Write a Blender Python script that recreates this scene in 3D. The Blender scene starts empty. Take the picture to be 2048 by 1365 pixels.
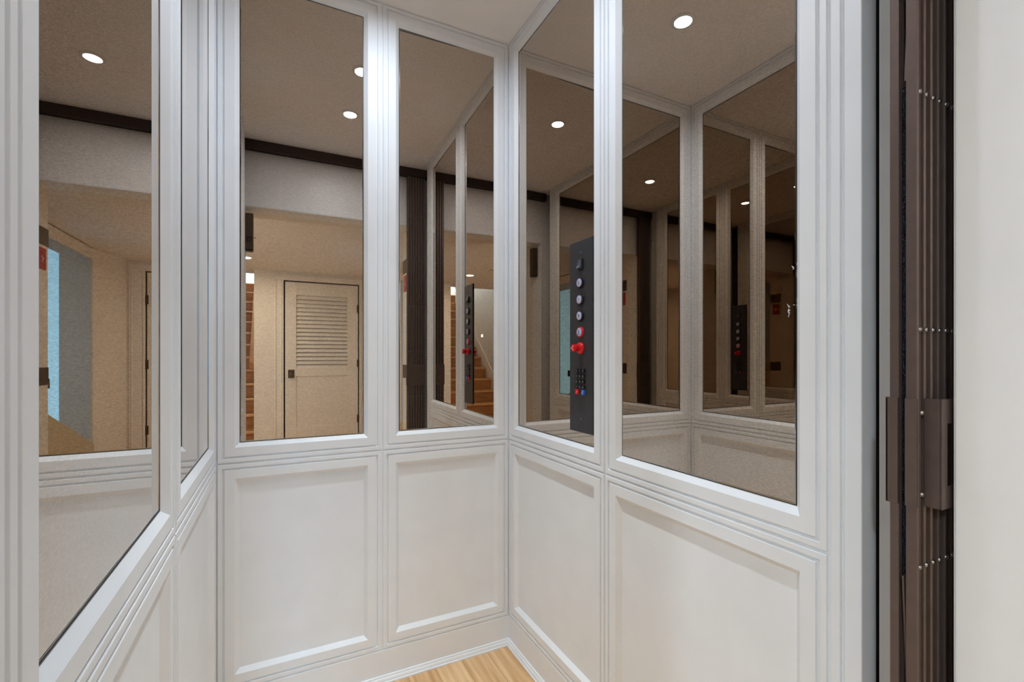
import bpy, bmesh, math, random
from mathutils import Vector, Matrix

random.seed(7)
SC = bpy.context.scene
COL = SC.collection

# ------------------------------------------------------------------ sizes (m)
W, H = 1.0114, 2.4403           # lift car: width, height (back wall y=0, door side -y)
ZS, ZB = 0.8333, 0.1159         # chair seam, skirting seam
YS1, YS2, YEND = 0.6242, 1.2351, 1.2855
REC = 0.0135                    # depth of the recessed fields
XR, XL = 0.933, -0.010          # landing opening
YF, YST, YH = -1.430, -1.560, -1.700   # hoistway face, door stop, hall face
ZO = 2.060                      # head of the opening
ZC2 = 2.190                     # hall ceiling
YD = -4.471                     # hall end wall with the louvred door
XLW, XRW = -1.340, 1.390        # hall side walls


def lin(c):
    c = c / 255.0
    return c / 12.92 if c <= 0.04045 else ((c + 0.055) / 1.055) ** 2.4


def rgb(r, g, b):
    return (lin(r), lin(g), lin(b), 1.0)


# ------------------------------------------------------------------ materials
def mat_base(name):
    m = bpy.data.materials.new(name)
    m.use_nodes = True
    nt = m.node_tree
    return m, nt, nt.nodes['Principled BSDF']


def coords(nt, scale=(1, 1, 1), rot=(0, 0, 0)):
    tc = nt.nodes.new('ShaderNodeTexCoord')
    mp = nt.nodes.new('ShaderNodeMapping')
    mp.inputs['Scale'].default_value = scale
    mp.inputs['Rotation'].default_value = rot
    nt.links.new(tc.outputs['Object'], mp.inputs['Vector'])
    return mp.outputs['Vector']


def noise(nt, vec, scale, detail=3.0, rough=0.5):
    n = nt.nodes.new('ShaderNodeTexNoise')
    n.inputs['Scale'].default_value = scale
    n.inputs['Detail'].default_value = detail
    n.inputs['Roughness'].default_value = rough
    nt.links.new(vec, n.inputs['Vector'])
    return n.outputs['Fac']


def ramp(nt, fac, c0, c1, p0=0.3, p1=0.7):
    r = nt.nodes.new('ShaderNodeValToRGB')
    r.color_ramp.elements[0].position = p0
    r.color_ramp.elements[0].color = c0
    r.color_ramp.elements[1].position = p1
    r.color_ramp.elements[1].color = c1
    nt.links.new(fac, r.inputs['Fac'])
    return r.outputs['Color']


def bump(nt, b, fac, strength=0.1, dist=0.001):
    n = nt.nodes.new('ShaderNodeBump')
    n.inputs['Strength'].default_value = strength
    n.inputs['Distance'].default_value = dist
    nt.links.new(fac, n.inputs['Height'])
    nt.links.new(n.outputs['Normal'], b.inputs['Normal'])


def paint(name, c, rough=0.35, var=0.02, scale=9.0, spec=0.5, bstr=0.04, bscale=350):
    m, nt, b = mat_base(name)
    v = coords(nt)
    lo = tuple(x * (1 - var) for x in c[:3]) + (1,)
    hi = tuple(min(1, x * (1 + var)) for x in c[:3]) + (1,)
    nt.links.new(ramp(nt, noise(nt, v, scale), lo, hi), b.inputs['Base Color'])
    b.inputs['Roughness'].default_value = rough
    b.inputs['Specular IOR Level'].default_value = spec
    if bstr:
        bump(nt, b, noise(nt, v, bscale, 2), bstr, 0.0004)
    return m


def metal(name, c, rough=0.35, metallic=1.0, hammered=0.0):
    m, nt, b = mat_base(name)
    v = coords(nt)
    lo = tuple(x * 0.88 for x in c[:3]) + (1,)
    nt.links.new(ramp(nt, noise(nt, v, 60), lo, c), b.inputs['Base Color'])
    b.inputs['Metallic'].default_value = metallic
    b.inputs['Roughness'].default_value = rough
    if hammered:
        bump(nt, b, noise(nt, v, 420, 2), hammered, 0.002)
    return m


def emit(name, c, strength):
    m, nt, b = mat_base(name)
    b.inputs['Base Color'].default_value = c
    b.inputs['Emission Color'].default_value = c
    b.inputs['Emission Strength'].default_value = strength
    b.inputs['Roughness'].default_value = 0.5
    return m


def mirror_glass(name):
    m, nt, b = mat_base(name)
    v = coords(nt, (1, 1, 3.2), (0.25, 0.25, 0))
    n1 = noise(nt, v, 140, 3, 0.65)
    nt.links.new(ramp(nt, n1, (0.455, 0.385, 0.318, 1), (0.605, 0.525, 0.440, 1), 0.33, 0.67), b.inputs['Base Color'])
    b.inputs['Metallic'].default_value = 1.0
    b.inputs['Roughness'].default_value = 0.0
    b.inputs['Coat Weight'].default_value = 1.0
    b.inputs['Coat Roughness'].default_value = 0.0
    b.inputs['Coat IOR'].default_value = 1.5
    return m


def oak(name, c0, c1, along='Y', plank=0.0, rough=0.35):
    m, nt, b = mat_base(name)
    s = {'Y': (13, 0.9, 13), 'X': (1.1, 14, 14), 'Z': (14, 14, 1.1)}[along]
    v = coords(nt, s)
    n1 = noise(nt, v, 2.2, 6, 0.62)
    w = nt.nodes.new('ShaderNodeTexWave')
    w.inputs['Scale'].default_value = 0.9
    w.inputs['Distortion'].default_value = 5.0
    w.inputs['Detail'].default_value = 3.0
    nt.links.new(v, w.inputs['Vector'])
    mx = nt.nodes.new('ShaderNodeMix')
    mx.data_type = 'FLOAT'
    mx.inputs['Factor'].default_value = 0.10
    nt.links.new(n1, mx.inputs['A'])
    nt.links.new(w.outputs['Fac'], mx.inputs['B'])
    colr = ramp(nt, mx.outputs['Result'], c0, c1, 0.25, 0.75)
    if plank:
        br = nt.nodes.new('ShaderNodeTexBrick')
        br.inputs['Scale'].default_value = 1.0
        br.inputs['Brick Width'].default_value = 1.4
        br.inputs['Row Height'].default_value = plank
        br.inputs['Mortar Size'].default_value = 0.0009
        br.inputs['Color1'].default_value = (1.0, 1.0, 1.0, 1)
        br.inputs['Color2'].default_value = (0.84, 0.76, 0.66, 1)
        br.inputs['Mortar'].default_value = (0.45, 0.36, 0.27, 1)
        tc = nt.nodes.new('ShaderNodeTexCoord')
        mp = nt.nodes.new('ShaderNodeMapping')
        mp.inputs['Rotation'].default_value = (0, 0, math.pi / 2)
        mp.inputs['Location'].default_value = (0.4, 0.035, 0)
        nt.links.new(tc.outputs['Object'], mp.inputs['Vector'])
        nt.links.new(mp.outputs['Vector'], br.inputs['Vector'])
        mu = nt.nodes.new('ShaderNodeMix')
        mu.data_type = 'RGBA'
        mu.blend_type = 'MULTIPLY'
        mu.inputs['Factor'].default_value = 1.0
        nt.links.new(colr, mu.inputs['A'])
        nt.links.new(br.outputs['Color'], mu.inputs['B'])
        colr = mu.outputs['Result']
    nt.links.new(colr, b.inputs['Base Color'])
    b.inputs['Roughness'].default_value = rough
    return m


M = {}
M['white'] = paint('white_semigloss_paint', rgb(235, 239, 243), 0.42, spec=0.35, bstr=0)
M['ceil'] = paint('ceiling_paint', rgb(248, 248, 249), 0.6, bstr=0)
M['mirror'] = mirror_glass('bronze_mirror_glass')
M['seal'] = paint('black_mirror_edge', rgb(45, 42, 40), 0.4, bstr=0)
M['glint'] = metal('polished_glass_edge', rgb(190, 190, 190), 0.08)
M['head'] = paint('header_paint', rgb(240, 242, 246), 0.4)
M['hallwall'] = paint('hall_paint', rgb(226, 218, 208), 0.55)
M['halldaylit'] = paint('painted_daylight_hall_wall', rgb(170, 192, 216), 0.6)  # bluish daylight on a white wall, put into the paint colour
M['halltan'] = paint('tan_skirt_paint', rgb(190, 176, 150), 0.5)
M['hallceil'] = paint('hall_ceiling_paint', rgb(226, 218, 210), 0.7)
M['trim'] = paint('hall_trim_paint', rgb(230, 223, 214), 0.4)
M['door'] = paint('louvre_door_paint', rgb(228, 220, 210), 0.4)
M['floor'] = oak('oak_floor', rgb(194, 142, 88), rgb(252, 222, 176), 'Y', 0.105)
M['tread'] = oak('oak_tread', rgb(190, 132, 76), rgb(220, 168, 108), 'X')
M['riser'] = oak('oak_riser_shaded', rgb(150, 98, 56), rgb(184, 128, 78), 'X')  # same oak as the treads, shade put into the darker colour
M['stringer'] = oak('oak_stringer', rgb(186, 120, 66), rgb(212, 152, 92), 'Y')
M['dark'] = paint('dark_hoistway', rgb(62, 60, 60), 0.7)
M['gate'] = metal('bronze_anodised_gate', rgb(108, 94, 89), 0.42, 0.55)
M['track'] = metal('dark_bronze_track', rgb(66, 52, 48), 0.5, 0.4)
M['rivet'] = metal('steel_rivet', rgb(150, 148, 150), 0.3)
M['hammer'] = metal('hammered_blue_black', rgb(44, 52, 68), 0.32, 0.75, 0.9)
M['plate'] = metal('charcoal_faceplate', rgb(64, 64, 68), 0.42, 0.35)
M['black'] = paint('black_plastic', rgb(22, 22, 25), 0.3, bstr=0)
M['rocker'] = paint('slate_rocker_plastic', rgb(78, 86, 98), 0.25, bstr=0)
M['lens'] = paint('frosted_button_lens', rgb(192, 193, 222), 0.25, bstr=0)
M['mark'] = paint('button_mark', rgb(98, 98, 128), 0.5, bstr=0)
M['red'] = paint('red_plastic', rgb(214, 22, 30), 0.22, bstr=0)
M['redring'] = paint('red_ring_plastic', rgb(206, 44, 66), 0.25, bstr=0)
M['pinkmark'] = paint('pale_red_mark', rgb(246, 176, 170), 0.4, bstr=0)
M['blue'] = paint('blue_plastic', rgb(24, 104, 196), 0.3, bstr=0)
M['keymark'] = paint('grey_key_legend', rgb(150, 150, 158), 0.5, bstr=0)
M['brown'] = metal('dark_bronze_hardware', rgb(84, 70, 56), 0.45, 0.5)
M['sticker'] = paint('red_sticker', rgb(176, 34, 34), 0.5, bstr=0)
M['stickwhite'] = paint('sticker_white', rgb(225, 215, 205), 0.5, bstr=0)
M['nickel'] = metal('aged_nickel', rgb(120, 108, 92), 0.4)
M['fleck'] = paint('white_smear', rgb(225, 225, 230), 0.6, bstr=0)
M['lamp'] = emit('cab_lamp_lens', (0.90, 0.99, 1.12, 1), 465.0)
M['hlamp'] = emit('hall_lamp_lens', (1.05, 1.0, 0.86, 1), 400.0)
M['filllamp'] = emit('added_fill_lamp_lens', (0.90, 1.04, 1.14, 1), 1320.0)
M['steplamp'] = emit('step_lamp_lens', (1.0, 0.82, 0.58, 1), 30.0)
M['sky'] = emit('daylight_pane', (0.66, 1.0, 1.34, 1), 52.0)
M['wallglow'] = emit('glowing_wall_patch', (0.55, 0.85, 1.25, 1), 4.0)  # glow standing in for daylight on the pale stair-top wall
M['sky2'] = emit('blue_daylight_pane', (0.42, 1.0, 1.70, 1), 0.72)

# ------------------------------------------------------------------ mesh helpers
def wloc(p):
    v = Vector((0, 0, 0))
    while p is not None:
        v = v + Vector(p.location)
        p = p.parent
    return v


def link(name, verts, faces, mats, parent=None, mi=None, smooth=False):
    """One mesh object; verts are world coordinates."""
    off = wloc(parent)
    me = bpy.data.meshes.new(name)
    me.from_pydata([tuple(Vector(v) - off) for v in verts], [], faces)
    if not isinstance(mats, (list, tuple)):
        mats = [mats]
    for m in mats:
        me.materials.append(m)
    if mi:
        for p, k in zip(me.polygons, mi):
            p.material_index = k
    bm = bmesh.new()
    bm.from_mesh(me)
    bmesh.ops.recalc_face_normals(bm, faces=bm.faces)
    bm.to_mesh(me)
    bm.free()
    if smooth:
        for p in me.polygons:
            p.use_smooth = True
    o = bpy.data.objects.new(name, me)
    COL.objects.link(o)
    o.parent = parent
    return o


class MB:
    def __init__(self):
        self.v, self.f, self.mi, self.cur = [], [], [], 0

    def add(self, vs, fs):
        n = len(self.v)
        self.v += [tuple(x) for x in vs]
        self.f += [tuple(i + n for i in f) for f in fs]
        self.mi += [self.cur] * len(fs)
        return self

    def box(self, x0, x1, y0, y1, z0, z1, ch=0.0):
        if ch <= 0:
            self.add([(x0, y0, z0), (x1, y0, z0), (x1, y1, z0), (x0, y1, z0), (x0, y0, z1), (x1, y0, z1), (x1, y1, z1), (x0, y1, z1)],
                     [(0, 3, 2, 1), (4, 5, 6, 7), (0, 1, 5, 4), (1, 2, 6, 5), (2, 3, 7, 6), (3, 0, 4, 7)])
            return self
        bm = bmesh.new()
        r = bmesh.ops.create_cube(bm, size=1.0)
        bmesh.ops.scale(bm, vec=(x1 - x0, y1 - y0, z1 - z0), verts=bm.verts)
        bmesh.ops.translate(bm, vec=((x0 + x1) / 2, (y0 + y1) / 2, (z0 + z1) / 2), verts=bm.verts)
        bmesh.ops.bevel(bm, geom=bm.edges[:], offset=ch, segments=2, profile=0.5, affect='EDGES')
        self.bmesh(bm)
        return self

    def bmesh(self, bm):
        bm.verts.index_update()
        self.add([v.co[:] for v in bm.verts], [[v.index for v in f.verts] for f in bm.faces])
        bm.free()

    def lathe(self, c, axis, prof, n=24):
        """Solid of revolution round axis through c; prof = [(radius, distance along axis)]."""
        a = Vector(axis).normalized()
        u = a.orthogonal().normalized()
        w = a.cross(u)
        c = Vector(c)
        vs, fs = [], []
        for r, d in prof:
            for k in range(n):
                t = 2 * math.pi * k / n
                vs.append(c + a * d + (u * math.cos(t) + w * math.sin(t)) * r)
        for i in range(len(prof) - 1):
            for k in range(n):
                k2 = (k + 1) % n
                fs.append((i * n + k, i * n + k2, (i + 1) * n + k2, (i + 1) * n + k))
        fs.append(tuple(range(n))[::-1])
        fs.append(tuple((len(prof) - 1) * n + k for k in range(n)))
        return self.add(vs, fs)

    def prism(self, poly, ext, f):
        """poly = closed 2D outline, extruded from ext[0] to ext[1]; f(a,b,e) -> xyz."""
        n = len(poly)
        vs = [f(a, b, ext[0]) for a, b in poly] + [f(a, b, ext[1]) for a, b in poly]
        fs = [tuple(range(n))[::-1], tuple(range(n, 2 * n))]
        fs += [(i, (i + 1) % n, n + (i + 1) % n, n + i) for i in range(n)]
        return self.add(vs, fs)

    def bar(self, p, q, hw, ht, up=(0, 1, 0)):
        p, q = Vector(p), Vector(q)
        d = (q - p).normalized()
        u = Vector(up)
        s = d.cross(u).normalized()
        u = s.cross(d).normalized()
        vs = []
        for c in (p, q):
            for a, b in ((-1, -1), (1, -1), (1, 1), (-1, 1)):
                vs.append(c + s * hw * a + u * ht * b)
        return self.add(vs, [(0, 3, 2, 1), (4, 5, 6, 7), (0, 1, 5, 4), (1, 2, 6, 5), (2, 3, 7, 6), (3, 0, 4, 7)])

    def build(self, name, mats, parent=None, smooth=False):
        return link(name, self.v, self.f, mats, parent, self.mi, smooth)


def empty(name, loc):
    o = bpy.data.objects.new(name, None)
    o.empty_display_size = 0.05
    COL.objects.link(o)
    o.location = loc
    return o


def tag(o, label=None, cat=None, group=None, kind=None):
    if label:
        o['label'] = label
    if cat:
        o['category'] = cat
    if group:
        o['group'] = group
    if kind:
        o['kind'] = kind
    return o


def struct(o, label=None, cat=None):
    return tag(o, label, cat, kind='structure')


def autosmooth(o, ang=35):
    bm = bmesh.new()
    bm.from_mesh(o.data)
    for f in bm.faces:
        f.smooth = True
    for e in bm.edges:
        if len(e.link_faces) == 2 and e.calc_face_angle(0) > math.radians(ang):
            e.smooth = False
    bm.to_mesh(o.data)
    bm.free()
    return o


# ------------------------------------------------------------------ panelled car walls
# frame of a wall: point(s, t, d) with s along the wall, t up, d depth behind the wall face
def P_back(s, t, d):
    return (s, d, t)


def P_right(s, t, d):
    return (W + d, -s, t)


def P_left(s, t, d):
    return (-d, -s, t)


GR = [(0.0, 0.0054), (0.0027, 0.0053), (0.0035, 0.0006), (0.0041, 0.0), (0.0146, 0.0), (0.0152, 0.0006), (0.0159, 0.0054), (0.0209, 0.0054),
      (0.0216, 0.0006), (0.0222, 0.0), (0.0490, 0.0), (0.0494, 0.0003), (0.0494 + REC - 0.0006, REC)]


def rings(P, prof, s0, s1, t0, t1, fill):
    vs, fs = [], []
    for ins, d in prof:
        vs += [P(s0 + ins, t0 + ins, d), P(s1 - ins, t0 + ins, d), P(s1 - ins, t1 - ins, d), P(s0 + ins, t1 - ins, d)]
    for i in range(len(prof) - 1):
        for k in range(4):
            fs.append((4 * i + k, 4 * i + (k + 1) % 4, 4 * i + 4 + (k + 1) % 4, 4 * i + 4 + k))
    if fill:
        n = 4 * (len(prof) - 1)
        fs.append((n, n + 1, n + 2, n + 3))
    return vs, fs


def mirror(P, s0, s1, t0, t1, label, loc, tilt=0.0):
    """Glass slab lying in the recess, with its dark seal all round."""
    e = GR[-1][0]
    root = empty('wall_mirror', loc)
    tag(root, label, 'mirror', 'bronze mirrors in the lift car')
    a, b, c, d = s0 + e + 0.0004, s1 - e - 0.0004, t0 + e + 0.0004, t1 - e - 0.0004
    ta, tb = -tilt * (b - a) / 2, tilt * (b - a) / 2
    vs = [P(a, c, REC + 0.0002 + ta), P(b, c, REC + 0.0002 + tb), P(b, d, REC + 0.0002 + tb), P(a, d, REC + 0.0002 + ta),
          P(a, c, REC + 0.005 + ta), P(b, c, REC + 0.005 + tb), P(b, d, REC + 0.005 + tb), P(a, d, REC + 0.005 + ta)]
    fs = [(0, 1, 2, 3), (7, 6, 5, 4), (0, 4, 5, 1), (1, 5, 6, 2), (2, 6, 7, 3), (3, 7, 4, 0)]
    link('glass', vs, fs, M['mirror'], root)
    pr = [(0.0, REC - 0.0010), (0.0012, REC - 0.0010), (0.0018, REC)]
    v, f = rings(P, pr, a, b, c, d, False)
    link('edge_seal', v, f, M['seal'], root)
    pr = [(0.0018, REC - 0.0002), (0.0034, REC - 0.0006), (0.0036, REC + 0.0001)]
    v, f = rings(P, pr, a, b, c, d, False)
    link('polished_edge', v, f, M['glint'], root)
    return root


def car_wall(name, P, cols, label, mirror_labels, core, tilts=(0.0, 0.0)):
    base = MB()
    base.box(*core)
    w = base.build(name, M['white'])
    struct(w, label, 'wall')
    for (s0, s1), ml, ti in zip(cols, mirror_labels, tilts):
        v, f = rings(P, GR, s0, s1, ZB, ZS, True)
        tag(link('wainscot_panel', v, f, M['white'], w))
        v, f = rings(P, GR, s0, s1, ZS, H, False)
        link('mirror_surround', v, f, M['white'], w)
        mirror(P, s0, s1, ZS, H, ml, P((s0 + s1) / 2, ZS + 0.06, REC), ti)
    return w


SIDE = [(0.0, YS1), (YS1, YS2)]
wb = car_wall('wall_back', P_back, [(0.0, W / 2), (W / 2, W)],
              'white panelled back wall of the lift car with two tall mirrors', [
                  'tall bronze mirror on back wall reflecting the whole louvred door and its hinges',
                  'tall bronze mirror on back wall reflecting the folded dark gate and stairs'],
              (-0.06, W + 0.06, REC + 0.0095, 0.06, 0, H + 0.02), (0.0, -0.0145))
wr = car_wall('wall_right', P_right, SIDE,
              'white panelled right wall of the lift car with two tall mirrors', [
                  'tall bronze mirror behind the dark lift control panel on the right wall',
                  'tall bronze mirror on right wall between the control panel and folded gate, with white smears'],
              (W + REC + 0.0095, W + 0.0415, -YEND + 0.002, 0.03, 0, H + 0.02), (0.0, 0.0030))
wl = car_wall('wall_left', P_left, SIDE,
              'white panelled left wall of the lift car with two tall mirrors', [
                  'thin sliver of foreshortened mirror on left wall next to the back corner',
                  'large foreshortened mirror on left wall nearest the camera, reflecting blue hall opening'],
              (-0.0415, -REC - 0.0055, -YEND + 0.002, 0.03, 0, H + 0.02))
# corner beads close the corner joints
MB().box(-0.0185, 0.0, 0.0, 0.0185, 0, H + 0.01).build('corner_bead', M['white'], wb)
MB().box(W, W + 0.0185, 0.0, 0.0185, 0, H + 0.01).build('corner_bead', M['white'], wb)
# front stiles with their own grooves
for P, w in ((P_right, wr), (P_left, wl)):
    a = YS2
    poly = [(a, 0.0054), (a + 0.0027, 0.0053), (a + 0.0035, 0.0006), (a + 0.0041, 0), (a + 0.0175, 0), (a + 0.0181, 0.0006), (a + 0.0188, 0.0054), (a + 0.0238, 0.0054),
            (a + 0.0245, 0.0006), (a + 0.0251, 0), (YEND - 0.0012, 0), (YEND, 0.0012), (YEND, 0.0415), (a, 0.0415)]
    MB().prism(poly, (0, H + 0.01), lambda s, d, z, P=P: P(s, z, d)).build('end_stile', M['white'], w)

# skirting and shoe moulding
sk = [(0.0, 0.0), (0.0, ZB - 0.0032), (0.0006, ZB - 0.0026), (0.0050, ZB - 0.0016), (0.0054, ZB), (0.02, ZB), (0.02, 0.0)]
shoe = [(0.0, 0.0), (-0.0150, 0.0), (-0.0150, 0.0045), (-0.0140, 0.0058), (-0.0118, 0.0064), (-0.0112, 0.0078), (-0.0104, 0.0118), (-0.0080, 0.0165),
        (-0.0060, 0.0178), (-0.0054, 0.0190), (-0.0050, 0.0225), (-0.0035, 0.0240), (0.0, 0.0245)]


def sweep(poly, P, s0, s1, mit0, mit1, name, mat, parent):
    n = len(poly)
    vs = [P(s0 - (d if mit0 else 0), z, d) for d, z in poly] + [P(s1 + (d if mit1 else 0), z, d) for d, z in poly]
    fs = [tuple(range(n))[::-1], tuple(range(n, 2 * n))] + [(i, (i + 1) % n, n + (i + 1) % n, n + i) for i in range(n)]
    return link(name, vs, fs, mat, parent)


for nm, P, s1, m1, lab in (('baseboard_back', P_back, W, True, 'white skirting board along the back wall of the lift car'),
                           ('baseboard_right', P_right, YS2, False, 'white skirting board along the right wall of the lift car'),
                           ('baseboard_left', P_left, YS2, False, 'white skirting board along the left wall of the lift car')):
    b = sweep(sk, P, 0.0, s1, False, False, nm, M['white'], None)
    struct(b, lab, 'baseboard')
    sweep(shoe, P, 0.0, s1, True, m1, 'shoe_molding', M['white'], b)

struct(MB().box(-0.06, W + 0.06, -1.425, 0.06, -0.05, 0.0).build('floor', M['floor']), 'pale oak plank floor of the lift car', 'floor')
struct(MB().box(-0.06, W + 0.11, -1.428, 0.06, H, H + 0.06).build('ceiling', M['ceil']), 'plain white ceiling of the lift car', 'ceiling')


# ------------------------------------------------------------------ recessed lights
def downlight(x, y, z, r, label, group, lens_mat, watts=0.0, spread=0.9, tint=(1, 1, 1)):
    root = empty('recessed_downlight', (x, y, z))
    tag(root, label, 'light', group)
    a = MB()
    a.lathe((x, y, z - 0.0005), (0, 0, -1), [(r * 1.42, 0), (r * 1.41, 0.003), (r * 1.30, 0.0045), (r * 1.10, 0.0058), (r * 1.03, 0.0054), (r * 1.0, 0.0015), (r * 0.99, 0.001)], 40)
    autosmooth(a.build('trim_ring', M['white'], root))
    vs = [(x + r * 0.985 * math.cos(t * math.pi / 16), y + r * 0.985 * math.sin(t * math.pi / 16), z - 0.0018) for t in range(32)]
    link('lens', vs, [tuple(range(32))[::-1]], lens_mat, root)
    o = root.children[-1]
    if o.data.polygons[0].normal.z > 0:
        o.data.flip_normals()
    if watts:
        la = bpy.data.lights.new('downlight_beam', 'AREA')
        la.shape = 'DISK'
        la.size = 2 * r * 0.96
        la.energy = watts
        la.spread = spread
        la.color = tint
        lo = bpy.data.objects.new('downlight_beam', la)
        COL.objects.link(lo)
        lo.parent = root
        lo.location = (0, 0, -0.0022)
    return root


downlight(W / 2, -0.420, H, 0.031, 'round recessed ceiling light of the lift car nearer the back wall mirrors', 'recessed lights in the lift car', M['lamp'], 1.25, 0.9, (0.90, 0.98, 1.0))
downlight(W / 2, -0.828, H, 0.031, 'round recessed ceiling light of the lift car nearer the gate track', 'recessed lights in the lift car', M['lamp'], 1.25, 0.9, (0.90, 0.98, 1.0))
downlight(-0.14, -3.76, ZC2, 0.05, 'warm round ceiling light out in the low hall, seen reflected', None, M['hlamp'])
downlight(-1.00, -2.50, ZC2, 0.05, 'added unseen ceiling light that brightens the low hall and the lift', None, M['filllamp'])  # extra fill lamp, added out of sight to brighten hall and car

# ------------------------------------------------------------------ control panel on the right wall
XP = W + REC + 0.0002             # mirror surface
XF = XP - 0.0045                  # front of the faceplate
YC = -0.4950
cp = empty('control_panel', (XP, YC, 0.932))
tag(cp, 'tall dark grey lift control panel with round buttons, red stop knob and keypad', 'control panel')
MB().box(XF, XP - 0.0003, YC - 0.0620, YC + 0.0620, 0.932, 1.534, 0.0012).build('faceplate', M['plate'], cp)


def text_mesh(s, size, c, depth=0.0004):
    """Small raised character standing on the faceplate side of the car, read from -x."""
    cu = bpy.data.curves.new('ch', 'FONT')
    cu.body = s
    cu.size = size
    cu.align_x = 'CENTER'
    cu.align_y = 'CENTER'
    cu.extrude = depth
    cu.resolution_u = 2
    o = bpy.data.objects.new('ch', cu)
    COL.objects.link(o)
    bpy.context.view_layer.update()
    me = bpy.data.meshes.new_from_object(o.evaluated_get(bpy.context.evaluated_depsgraph_get()))
    bpy.data.objects.remove(o)
    vs = [(c[0] - v.co.z, c[1] - v.co.x, c[2] + v.co.y) for v in me.vertices]
    fs = [tuple(p.vertices) for p in me.polygons]
    bpy.data.meshes.remove(me)
    return vs, fs


def screw(z, r=0.0030):
    a = MB()
    a.lathe((XF + 0.0006, YC, z), (-1, 0, 0), [(r, 0), (r, 0.0012), (r * 0.7, 0.0022), (r * 0.25, 0.0026)], 16)
    a.cur = 1
    a.box(XF - 0.0022, XF - 0.0016, YC - r * 0.8, YC + r * 0.8, z - 0.0004, z + 0.0004)
    autosmooth(a.build('screw', [M['rivet'], M['black']], cp))


screw(1.496)
screw(0.974)
autosmooth(MB().lathe((XF + 0.0005, YC, 1.144), (-1, 0, 0), [(0.0022, 0), (0.0022, 0.0007), (0.001, 0.0008)], 14).build('indicator', M['black'], cp))

# rocker switch
z = 1.458
sw = MB().box(XF - 0.004, XF + 0.001, YC - 0.0125, YC + 0.0125, z - 0.0165, z + 0.0165, 0.001).build('rocker_switch', M['black'], cp)
a = MB()
prof = [(0.003, -0.0150), (-0.0130, -0.0118), (-0.0085, -0.0040), (-0.0066, 0.004), (-0.0060, 0.0140), (0.003, 0.0150)]
a.prism([(XF + d, z + t) for d, t in prof], (YC - 0.0095, YC + 0.0095), lambda x, zz, e: (x, e, zz))
a.build('rocker', M['rocker'], sw)


def push_button(z, ring, name, mark, label=None):
    a = MB()
    a.lathe((XF + 0.0005, YC, z), (-1, 0, 0), [(0.0172, 0), (0.0172, 0.003), (0.0158, 0.0062), (0.0140, 0.0072), (0.0128, 0.0072)], 40)
    o = autosmooth(a.build(name, ring, cp))
    if label:
        o['label'] = label
    b = MB()
    b.lathe((XF - 0.0066, YC, z), (-1, 0, 0), [(0.0130, 0), (0.0128, 0.0010), (0.0110, 0.0019), (0.006, 0.0023), (0.001, 0.0024)], 40)
    autosmooth(b.build('lens', M['lens'], o))
    v, f = text_mesh(mark, 0.014, (XF - 0.0091, YC, z))
    link('numeral', v, f, M['mark'], o)
    return o


push_button(1.4005, M['black'], 'floor_button', '2')
push_button(1.3480, M['black'], 'floor_button', '1')
push_button(1.2970, M['black'], 'floor_button', 'B')
o = push_button(1.2460, M['redring'], 'alarm_button', '0', 'round red ringed button')
bell = [c for c in o.children if c.name.startswith('numeral')][0]
bpy.data.objects.remove(bell)
a = MB()
for k in range(5):
    zz = 1.2460 + 0.007 - k * 0.0035
    a.box(XF - 0.0094, XF - 0.0088, YC - 0.004, YC + 0.004, zz - 0.0007, zz + 0.0007)
a.build('legend', M['mark'], o)

z = 1.1960
a = MB()
a.lathe((XF + 0.0005, YC, z), (-1, 0, 0), [(0.0185, 0), (0.0188, 0.002), (0.0178, 0.0065), (0.0150, 0.0095), (0.0105, 0.0110), (0.0095, 0.0140), (0.0098, 0.020)], 40)
kb = autosmooth(a.build('stop_knob', M['red'], cp))
kb['label'] = 'red push pull stop knob'
a = MB()
a.lathe((XF - 0.0195, YC, z), (-1, 0, 0), [(0.0098, 0), (0.0118, 0.002), (0.0122, 0.0085), (0.0112, 0.0112), (0.0085, 0.0122), (0.002, 0.0124)], 36)
autosmooth(a.build('knob_cap', M['red'], kb))
a = MB()
for k in range(3):
    t = k * 2.0944
    p = Vector((XF - 0.0320, YC + math.cos(t) * 0.002, z + math.sin(t) * 0.002))
    q = Vector((XF - 0.0318, YC + math.cos(t) * 0.0085, z + math.sin(t) * 0.0085))
    a.bar(p, q, 0.0014, 0.0005, (1, 0, 0))
a.build('arrow_mark', M['pinkmark'], kb)

# keypad
keys = ['1', '2', '3', '4', '5', '6', '7', '8', '9', '*', '0', '#']
for i, ch in enumerate(keys):
    ky = YC + (0.0165 if i % 3 == 0 else 0.0 if i % 3 == 1 else -0.0165)
    kz = 1.1250 - 0.0170 * (i // 3)
    a = MB().box(XF - 0.0052, XF + 0.001, ky - 0.0066, ky + 0.0066, kz - 0.0064, kz + 0.0064, 0.0011)
    a.cur = 1
    a.add(*text_mesh(ch, 0.0088, (XF - 0.0054, ky, kz)))
    a.build('key', [M['black'], M['keymark']], cp)
for ky, m_, lab in ((0.0155, M['red'], 'red key under the keypad'), (-0.0160, M['blue'], 'blue key under the keypad')):
    a = MB().box(XF - 0.0056, XF + 0.001, YC + ky - 0.0085, YC + ky + 0.0085, 1.0585 - 0.0080, 1.0585 + 0.0080, 0.0013)
    a.cur = 1
    a.bar((XF - 0.0057, YC + ky + 0.0035, 1.0550), (XF - 0.0057, YC + ky - 0.0035, 1.0620), 0.0012, 0.0004, (1, 0, 0))
    k_ = a.build('key', [m_, M['pinkmark'] if ky > 0 else M['lens']], cp)
    k_['label'] = lab
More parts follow.
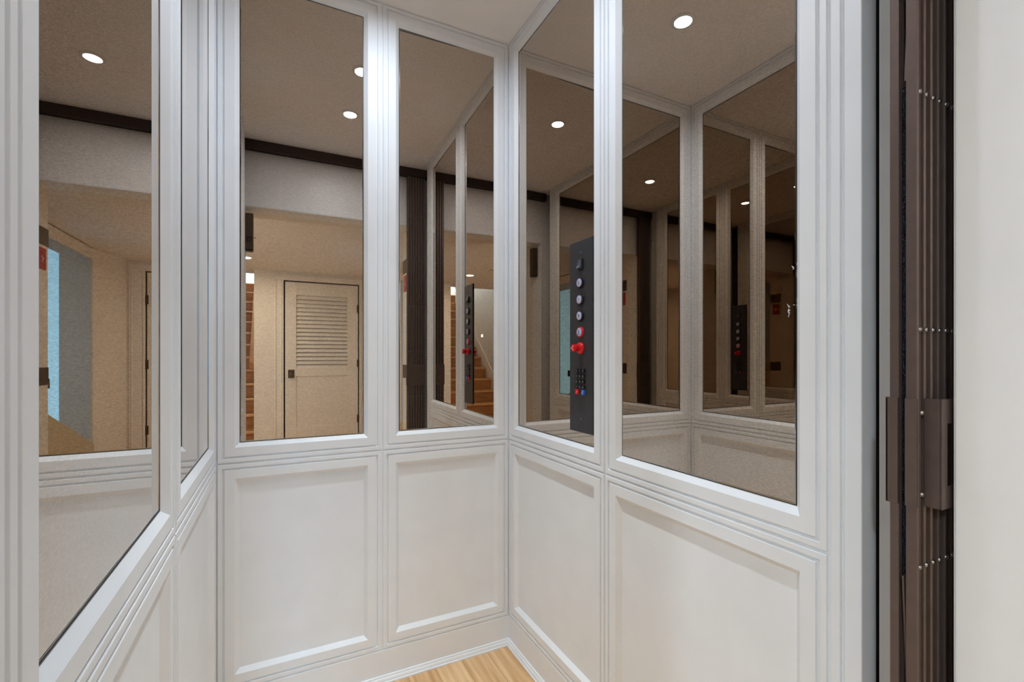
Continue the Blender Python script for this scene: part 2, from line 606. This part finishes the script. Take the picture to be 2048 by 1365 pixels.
# speaker holes (one perforated patch)
a = MB()
for r_, n_ in enumerate((4, 6, 8, 8, 8, 6, 4)):
    for c_ in range(n_):
        yy = YC + (c_ - (n_ - 1) / 2) * 0.0047
        zz = 1.0330 - r_ * 0.0062
        a.lathe((XF + 0.0003, yy, zz), (-1, 0, 0), [(0.0015, 0), (0.0015, 0.0005)], 10)
a.build('speaker_grille', M['black'], cp)

# white smears on the near right mirror
nearm = [o for o in bpy.data.objects if o.name.startswith('wall_mirror') and 'smears' in o.get('label', '')][0]
for (y, z, n, sz) in ((-1.150, 2.030, 9, 0.010), (-1.165, 1.935, 7, 0.008), (-1.168, 1.865, 5, 0.006), (-1.171, 1.330, 7, 0.009), (-1.172, 1.270, 4, 0.006), (-1.160, 1.255, 4, 0.006)):
    a = MB()
    for k in range(n):
        yy, zz = max(-1.1722, y + random.uniform(-1, 1) * sz * 0.7), z + random.uniform(-1, 1) * sz * 1.3
        a.lathe((XP - 0.0001, yy, zz), (-1, 0, 0), [(random.uniform(0.0006, 0.0019), 0), (0.0005, 0.0003)], 8)
        a.bar((XP - 0.0003, yy, zz), (XP - 0.0003, yy + random.uniform(0, 0.004), zz + random.uniform(-0.008, 0.008)), 0.0004, 0.0001, (1, 0, 0))
    a.build('smear', M['fleck'], nearm)

# ------------------------------------------------------------------ folding gate
GX0 = 0.9000
GY1, GY0 = -1.3737, -1.4050       # cab side / hall side
gate = empty('folding_gate', (GX0, -1.396, 0.0))
tag(gate, 'dark bronze folding gate pushed together beside the right jamb', 'gate')
NP, PITCH, GT = 7, 0.0176, H - 0.060
for k in range(NP):
    x0 = GX0 + k * PITCH
    a = MB()
    for (ya, yb, sgn) in ((GY1 - 0.0105, GY1, 1), (GY0, GY0 + 0.0130, -1)):
        # U channel, open towards the scissor straps
        w_ = 0.0155 if sgn > 0 else (0.0078 if k == 0 else 0.0048)
        out = yb if sgn > 0 else ya
        inn = ya if sgn > 0 else yb
        t_ = 0.0018 * sgn
        poly = [(x0 + 0.0015, out), (x0 + w_ - 0.0015, out), (x0 + w_, out - t_), (x0 + w_, inn), (x0 + w_ - 0.0016, inn), (x0 + w_ - 0.0016, out - t_),
                (x0 + 0.0016, out - t_), (x0 + 0.0016, inn), (x0, inn), (x0, out - t_)]
        a.prism(poly, (0.012, GT), lambda p, q, e: (p, q, e))
    pk = a.build('picket', M['gate'], gate)
    for zr in (0.30, 0.60, 0.902, 1.204, 1.506, 1.81, 2.11):
        for yr, dr_, xr in ((GY0 + 0.0002, -1, x0 + (0.0042 if k == 0 else 0.0026)), (GY1 - 0.0002, 1, x0 + 0.0078)):
            b = MB()
            b.lathe((xr, yr, zr), (0, dr_, 0), [(0.0036, 0), (0.0034, 0.0012), (0.0022, 0.0024), (0.0005, 0.0027)], 12)
            autosmooth(b.build('rivet', M['rivet'], pk))
for zr in (0.30, 0.60, 1.506, 1.81):
    a = MB()
    for k in range(NP - 1):
        xa = GX0 + k * PITCH + 0.006
        a.bar((xa, -1.3882, zr + 0.285), (xa + PITCH, -1.3882, zr + 0.02), 0.0052, 0.0010)
        a.bar((xa + PITCH, -1.3908, zr + 0.285), (xa, -1.3908, zr + 0.02), 0.0052, 0.0010)
    a.build('scissor_strap', M['gate'], gate)
a = MB().box(GX0 + 0.0085, GX0 + 0.0120, -1.3930, -1.3846, 0.884, 1.522)
a.build('lock_bar', M['hammer'], gate)['label'] = 'blue-black hammered bar'
# scissor straps run behind that bar
# handle plates
a = MB()
a.box(GX0 - 0.0030, GX0 + NP * PITCH - 0.004, GY1 + 0.0001, GY1 + 0.0030, 0.978, 1.116, 0.0008)
a.box(GX0 - 0.0030, GX0 - 0.0004, GY1 - 0.0105, GY1 + 0.0030, 0.978, 1.116)
a.box(GX0 - 0.0030, GX0 - 0.0004, GY0, GY0 + 0.0130, 0.978, 1.116)
# pull on the hall side
x0 = GX0 + 0.0150
a.box(x0, x0 + 0.0022, GY0 - 0.0165, GY0 - 0.0001, 0.978, 1.116)
a.box(x0, x0 + 0.0700, GY0 - 0.0180, GY0 - 0.0160, 1.085, 1.116)
a.box(x0, x0 + 0.0700, GY0 - 0.0180, GY0 - 0.0160, 0.978, 1.006)
a.box(x0, x0 + 0.0140, GY0 - 0.0180, GY0 - 0.0160, 1.006, 1.085)
hp = a.build('handle', M['gate'], gate)
for zr in (1.098, 0.994):
    b = MB()
    b.lathe((GX0 + 0.0085, GY0 + 0.0002, zr), (0, -1, 0), [(0.0036, 0), (0.0034, 0.0012), (0.0022, 0.0028), (0.0005, 0.0031)], 12)
    autosmooth(b.build('screw', M['rivet'], hp))

tr = MB()
tr.box(-0.030, 1.080, -1.4050, -1.3737, H - 0.054, H - 0.0005, 0.001)
tr.box(-0.030, 1.080, -1.4050, -1.4020, H - 0.058, H - 0.054)
tag(tr.build('gate_track', M['track']), 'long dark bronze track under the lift car ceiling carrying the gate', 'track')

# ------------------------------------------------------------------ shaft side and landing wall
struct(MB().box(1.0470, 1.0900, -1.385, -1.2930, 0, H).build('trim_1', M['white']), 'narrow white upright between car wall and gate', 'trim')
struct(MB().box(1.1050, 1.1500, -1.4295, 0.06, 0, H).build('wall_shaft_right', M['dark']), 'dark shaft wall behind the folded gate', 'wall')
struct(MB().box(-0.1500, -0.1050, -1.4295, 0.06, 0, H).build('wall_shaft_left', M['dark']), 'dark shaft wall left of the lift car', 'wall')

a = MB()
a.box(XLW - 0.06, XL - 0.012, YH, YF, -0.05, H + 0.06)
a.box(XR + 0.012, XRW + 0.06, YH, YF, -0.05, H + 0.06)
a.box(XL - 0.012, XR + 0.012, YH, YF, ZO + 0.012, H + 0.06)
wf = a.build('wall_front', M['head'])
struct(wf, 'landing wall with pale header above the lift doorway', 'wall')
ds = MB()
ds.box(XR, XR + 0.0118, YST, YF + 0.004, 0, ZO + 0.0118, 0.004)
ds.box(XL - 0.0118, XL, YST, YF + 0.004, 0, ZO + 0.0118, 0.004)
ds.box(XL - 0.0118, XR + 0.0118, YST, YF + 0.004, ZO, ZO + 0.0118, 0.003)
ds.build('door_stop', M['white'], wf)
js = MB()
js.box(XR + 0.0085, XR + 0.0119, YH - 0.01, YST, 0, ZO + 0.0118)
js.box(XL - 0.0119, XL - 0.0085, YH - 0.01, YST, 0, ZO + 0.0118)
js.box(XL - 0.0118, XR + 0.0118, YH - 0.01, YST, ZO + 0.0085, ZO + 0.0119)
js.build('jamb_lining', M['trim'], wf)
cs = MB()
cs.box(XR + 0.012, XR + 0.095, YH - 0.016, YH - 0.0002, 0, ZO + 0.095, 0.003)
cs.box(XL - 0.095, XL - 0.012, YH - 0.016, YH - 0.0002, 0, ZO + 0.095, 0.003)
cs.box(XL - 0.012, XR + 0.012, YH - 0.016, YH - 0.0002, ZO + 0.012, ZO + 0.095, 0.003)
cs.build('casing', M['trim'], wf)

# interlock box on the left jamb
ib = empty('door_interlock', (XL, -1.48, 1.81))
tag(ib, 'small brown interlock box high on the left jamb of the lift doorway', 'interlock box')
MB().box(XL + 0.0003, 0.0330, -1.530, -1.475, 1.815, 2.034, 0.003).build('housing', M['brown'], ib)
a = MB()
for (x0, x1, z0, z1) in ((-0.001, 0.022, 1.862, 1.866), (-0.001, 0.022, 1.888, 1.892), (-0.001, 0.003, 1.862, 1.892), (0.018, 0.022, 1.862, 1.892)):
    a.box(x0, x1, -1.4752, -1.4735, z0, z1)
a.build('latch_slot', M['black'], ib)
MB().box(0.0330, 0.0470, -1.497, -1.494, 1.890, 1.893).build('latch_pin', M['black'], ib)
MB().box(XL + 0.002, 0.0310, -1.528, -1.477, 1.807, 1.8148).build('end_cap', M['black'], ib)

# hinge leaves and sticker on the right jamb (rabbet face x = XR+0.0085)
for zc, lab in ((1.821, 'upper dark bronze hinge leaf on the right jamb above the red sticker'), (1.063, 'lower dark bronze hinge leaf on the right jamb below the red sticker')):
    a = MB()
    a.box(XR + 0.0045, XR + 0.0083, -1.7085, -1.585, zc - 0.048, zc + 0.048, 0.0015)
    r_ = a.build('hinge', M['brown'])
    tag(r_, lab, 'hinge', 'hinge leaves on the right jamb')
a = MB()
a.box(XR + 0.0068, XR + 0.0083, -1.6850, -1.600, 1.640, 1.757)
st = a.build('warning_sticker', M['sticker'])
tag(st, 'small red sticker on the right jamb between two hinge leaves', 'sticker')
a = MB()
a.bar((XR + 0.0066, -1.655, 1.705), (XR + 0.0066, -1.635, 1.680), 0.003, 0.0002, (1, 0, 0))
a.bar((XR + 0.0066, -1.635, 1.712), (XR + 0.0066, -1.648, 1.690), 0.003, 0.0002, (1, 0, 0))
a.build('symbol', M['stickwhite'], st)

# ------------------------------------------------------------------ hall
struct(MB().box(XLW - 0.06, XRW + 0.06, -10.2, -1.425, -0.06, -0.001).build('floor_hall', M['floor']), 'oak plank floor of the hall beyond the lift', 'floor')
struct(MB().box(XLW - 0.06, XRW + 0.06, -4.800, YH + 0.001, ZC2, ZC2 + 0.1).build('ceiling_hall', M['hallceil']), 'low ceiling of the hall beyond the lift', 'ceiling')
XE = -0.095                         # free end of the hall end wall
DX0, DX1, DZ = 0.228, 1.073, 2.076
a = MB()
a.box(XE, DX0 - 0.012, YD - 0.12, YD, 0, 5.0)
a.box(DX1 + 0.012, 1.50, YD - 0.12, YD, 0, 5.0)
a.box(DX0 - 0.012, DX1 + 0.012, YD - 0.12, YD, DZ + 0.012, 5.0)
we = a.build('wall_hall_end', M['hallwall'])
struct(we, 'cream hall wall around the louvred door', 'wall')
MB().box(XE - 0.0, DX0 - 0.112, YD + 0.0002, YD + 0.014, 0, 0.16, 0.003).build('baseboard', M['trim'], we)
MB().box(XE - 0.014, XE - 0.0002, YD - 0.12, YD + 0.014, 0, 0.16, 0.003).build('baseboard', M['trim'], we)
# casing round the louvred door
for (x0, x1, z0, z1) in ((DX0 - 0.110, DX0 - 0.012, 0, DZ + 0.0115), (DX1 + 0.012, DX1 + 0.150, 0, DZ + 0.0115), (DX0 - 0.110, DX1 + 0.150, DZ + 0.012, DZ + 0.076)):
    a = MB()
    a.box(x0, x1, YD + 0.0002, YD + 0.010, z0, z1, 0.002)
    if z0 == 0:
        a.box(x0 - 0.0002, x0 + 0.018, YD + 0.0004, YD + 0.019, z0 + 0.001, z1 - 0.0005, 0.003)
        a.box(x1 - 0.030, x1 - 0.018, YD + 0.0004, YD + 0.015, z0 + 0.001, z1 - 0.0005, 0.003)
    else:
        a.box(x0 - 0.0005, x1 + 0.0005, YD + 0.0004, YD + 0.019, z1 - 0.018, z1 + 0.0005, 0.003)
    a.build('casing', M['trim'], we)

dr = empty('door_1', (DX0, YD - 0.02, 0.006))
struct(dr, 'cream louvred door with solid lower panel in the hall, seen in the mirrors', 'door')
y0, y1 = YD - 0.045, YD - 0.005
LX0, LX1, LZ0, LZ1, PZ0, PZ1 = 0.354, 0.943, 1.030, 1.920, 0.318, 0.930
a = MB()
a.box(DX0 + 0.003, LX0, y0, y1, 0.008, DZ - 0.003, 0.002)
a.box(LX1, DX1 - 0.003, y0, y1, 0.008, DZ - 0.003, 0.002)
for z0, z1 in ((0.008, PZ0), (PZ1, LZ0), (LZ1, DZ - 0.003)):
    a.box(LX0 - 0.001, LX1 + 0.001, y0 + 0.0003, y1 - 0.0003, z0, z1, 0.002)
a.build('door_frame', M['door'], dr)
MB().box(LX0 - 0.002, LX1 + 0.002, y0 + 0.012, y1 - 0.010, PZ0 - 0.002, PZ1 + 0.002).build('lower_panel', M['door'], dr)
nl = 18
for k in range(nl):
    zc = LZ0 + (k + 0.5) * (LZ1 - LZ0) / nl
    a = MB()
    a.bar((LX0, YD - 0.024, zc), (LX1, YD - 0.024, zc), 0.0035, 0.030, (0, -0.50, 0.87))
    a.build('louver', M['door'], dr)
MB().box(LX0 - 0.005, LX1 + 0.005, y0 - 0.02, y0 - 0.012, LZ0 - 0.02, LZ1 + 0.02).build('back_board', M['dark'], dr)
kn = MB()
kn.box(0.263, 0.331, y1 + 0.0002, y1 + 0.010, 0.912, 1.012, 0.002)
kh = kn.build('door_knob', M['nickel'], dr)
kn = MB()
kn.lathe((0.297, y1 + 0.009, 0.962), (0, 1, 0), [(0.012, 0), (0.012, 0.02), (0.024, 0.028), (0.026, 0.045), (0.018, 0.055), (0.004, 0.058)], 24)
autosmooth(kn.build('knob', M['nickel'], kh))
for zc in (1.780, 1.085, 0.380):
    a = MB()
    a.lathe((DX1 + 0.002, y1 + 0.006, zc - 0.05), (0, 0, 1), [(0.007, 0), (0.007, 0.1)], 12)
    a.box(DX1 - 0.016, DX1 + 0.011, y1 + 0.0001, y1 + 0.003, zc - 0.048, zc + 0.048)
    a.build('hinge', M['brown'], dr)

# right side of the hall: wall with daylight painted into its colour, slanted tan wall
a = MB()
a.prism([(1.245, YD), (1.375, -3.955), (1.50, -3.955), (1.50, YD)], (0, ZC2), lambda p, q, e: (p, q, e))
struct(a.build('wall_hall_angled', M['hallwall']), 'short slanted cream wall right of the louvred door', 'wall')
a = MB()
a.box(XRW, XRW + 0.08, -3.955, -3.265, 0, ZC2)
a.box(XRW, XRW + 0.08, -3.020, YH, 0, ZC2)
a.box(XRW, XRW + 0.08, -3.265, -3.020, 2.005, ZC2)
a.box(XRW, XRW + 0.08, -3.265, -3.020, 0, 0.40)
whr = a.build('wall_hall_right', M['halldaylit'])
struct(whr, 'hall wall coloured blue-grey to show daylight on it, with a tall narrow bright opening', 'wall')
MB().box(XRW - 0.022, XRW - 0.0003, -3.955, YH - 0.02, 2.085, ZC2 - 0.010).build('frieze_board', M['hallwall'], whr)
a = MB()
a.prism([(-1.75, 0.0), (-3.94, 0.0), (-3.94, 0.35), (-2.70, 0.84), (-1.75, 1.20)], (XRW - 0.030, XRW - 0.0003), lambda p, q, e: (e, p, q))
a.build('sloped_skirt', M['halltan'], whr)
wn = MB().box(XRW + 0.004, XRW + 0.014, -3.270, -3.015, 0.395, 2.010).build('window_1', M['sky2'])
struct(wn, 'tall narrow pale blue window in the hall wall', 'window')
MB().box(XRW - 0.010, XRW + 0.0038, -3.060, -3.021, 0.925, 1.000).build('latch', M['black'], wn)

# left side: stair well
struct(MB().box(XLW - 0.06, XLW, -10.2, YH + 0.001, 0, 5.0).build('wall_hall_left', M['hallwall']), 'long hall wall running up beside the oak staircase', 'wall')
struct(MB().box(XE, XE + 0.10, -10.2, YD - 0.121, 0, 5.0).build('wall_stair_right', M['hallwall']), 'wall on the louvred door side of the staircase', 'wall')
struct(MB().box(XLW, XE, -4.800, -4.700, ZC2 + 0.1005, 5.0).build('wall_stair_front', M['hallwall']), 'wall above the head of the stair well', 'wall')
struct(MB().box(XLW - 0.06, XE + 0.1, -10.2, -4.70, 5.001, 5.06).build('ceiling_stair', M['hallceil']), 'ceiling high over the staircase', 'ceiling')
a = MB()
a.box(XLW, -1.15, -10.2, -10.1, 0, 5.0)
a.box(-0.28, XE, -10.2, -10.1, 0, 5.0)
a.box(-1.15, -0.28, -10.2, -10.1, 0, 2.60)
a.box(-1.15, -0.28, -10.2, -10.1, 4.85, 5.0)
struct(a.build('wall_stair_end', M['hallwall']), 'far wall at the top of the staircase', 'wall')
w2 = MB().box(-1.16, -0.27, -10.19, -10.15, 3.13, 4.86).build('window_2', M['sky'])
struct(w2, 'bright daylight window at the top of the staircase', 'window')
MB().box(-1.16, -0.27, -10.185, -10.15, 2.59, 3.09).build('daylit_wall_glow', M['wallglow'], w2)  # glowing slab added where daylight falls on the far wall
MB().box(-1.16, -0.27, -10.19, -10.12, 3.0905, 3.1295).build('window_bar', M['trim'], w2)

stc = empty('staircase', ((XLW + XE) / 2, -5.17, 0))
tag(stc, 'oak staircase climbing away from the hall, seen in the mirrors', 'staircase')
RISE, RUN, Y1, NS = 0.195, 0.25, -5.17, 13
SX0, SX1 = XLW + 0.022, XE - 0.004
for i in range(1, NS + 1):
    yn = Y1 - RUN * (i - 1)
    zt = RISE * i
    ye = yn - RUN - 0.02 if i < NS else -10.09
    MB().box(SX0, SX1, ye, yn, zt - 0.030, zt, 0.006).build('tread', M['tread'], stc)
    MB().box(SX0, SX1, yn - 0.045, yn - 0.025, zt - RISE + 0.0005, zt - 0.0305).build('riser', M['riser'], stc)
a = MB()
sl = RISE / RUN
a.prism([(Y1 + 0.02, 0.0), (Y1 + 0.02, 0.33), (Y1 - RUN * 12, 0.33 + RISE * 12.2), (Y1 - RUN * 12 - 0.5, 0.33 + RISE * 12.2), (Y1 - RUN * 12 - 0.5, 0.0)], (XLW + 0.0003, XLW + 0.021), lambda p, q, e: (e, p, q))
a.build('skirtboard', M['trim'], stc)
a = MB()
ya, za, yb, zb_ = Y1 - RUN * 4.3, RISE * 5 + 0.005, Y1 - RUN * 12.5, RISE * 13 + 0.25
a.prism([(ya, za), (ya, za + 0.10), (yb, zb_ + 0.16), (yb, zb_)], (-0.235, -0.150), lambda p, q, e: (e, p, q))
a.build('wood_stringer', M['stringer'], stc)

for (y, z, lab) in ((-6.40, 1.56, 'upper small glowing step light on the wall beside the staircase'), (-5.73, 0.977, 'lower small glowing step light on the wall beside the staircase')):
    r_ = MB().box(XLW + 0.0003, XLW + 0.008, y - 0.045, y + 0.045, z - 0.035, z + 0.035, 0.002).build('step_light', M['trim'])
    tag(r_, lab, 'step light', 'step lights by the staircase')
    MB().box(XLW + 0.0082, XLW + 0.010, y - 0.030, y + 0.030, z - 0.022, z + 0.022).build('lens', M['steplamp'], r_)

vt = empty('ceiling_vent', (-0.28, -3.30, ZC2))
tag(vt, 'small dark slot vent in the low hall ceiling', 'vent')
MB().box(-0.34, -0.22, -3.325, -3.275, ZC2 - 0.006, ZC2 - 0.0003, 0.002).build('frame', M['trim'], vt)
MB().box(-0.33, -0.23, -3.310, -3.290, ZC2 - 0.0075, ZC2 - 0.0062).build('slot', M['black'], vt)

# ------------------------------------------------------------------ world, camera, view
wd = bpy.data.worlds.new('world')
SC.world = wd
wd.use_nodes = True
wd.node_tree.nodes['Background'].inputs['Color'].default_value = (0.9, 0.95, 1.0, 1)
wd.node_tree.nodes['Background'].inputs['Strength'].default_value = 0.0

F_PX = 930.24
cam = bpy.data.cameras.new('camera')
cam.sensor_width = 36.0
cam.sensor_fit = 'HORIZONTAL'
cam.lens = F_PX / 2048.0 * 36.0
cam.shift_y = (713.87 - 682.5) / 2048.0
cam.clip_start = 0.01
co = bpy.data.objects.new('camera', cam)
COL.objects.link(co)
co.location = (0.17754, -1.70209, 1.16938)
co.rotation_euler = (math.pi / 2, 0, -0.46259)
SC.camera = co

vs_ = SC.view_settings
vs_.view_transform = 'Standard'
vs_.look = 'None'
vs_.gamma = 1.0
vs_.use_curve_mapping = False
vs_.exposure = 0.0
SC.display_settings.display_device = 'sRGB'
cy = SC.cycles
cy.max_bounces = 14
cy.diffuse_bounces = 6
cy.glossy_bounces = 12
cy.sample_clamp_indirect = 12.0
cy.use_denoising = True
cy.use_adaptive_sampling = True
cy.adaptive_threshold = 0.02
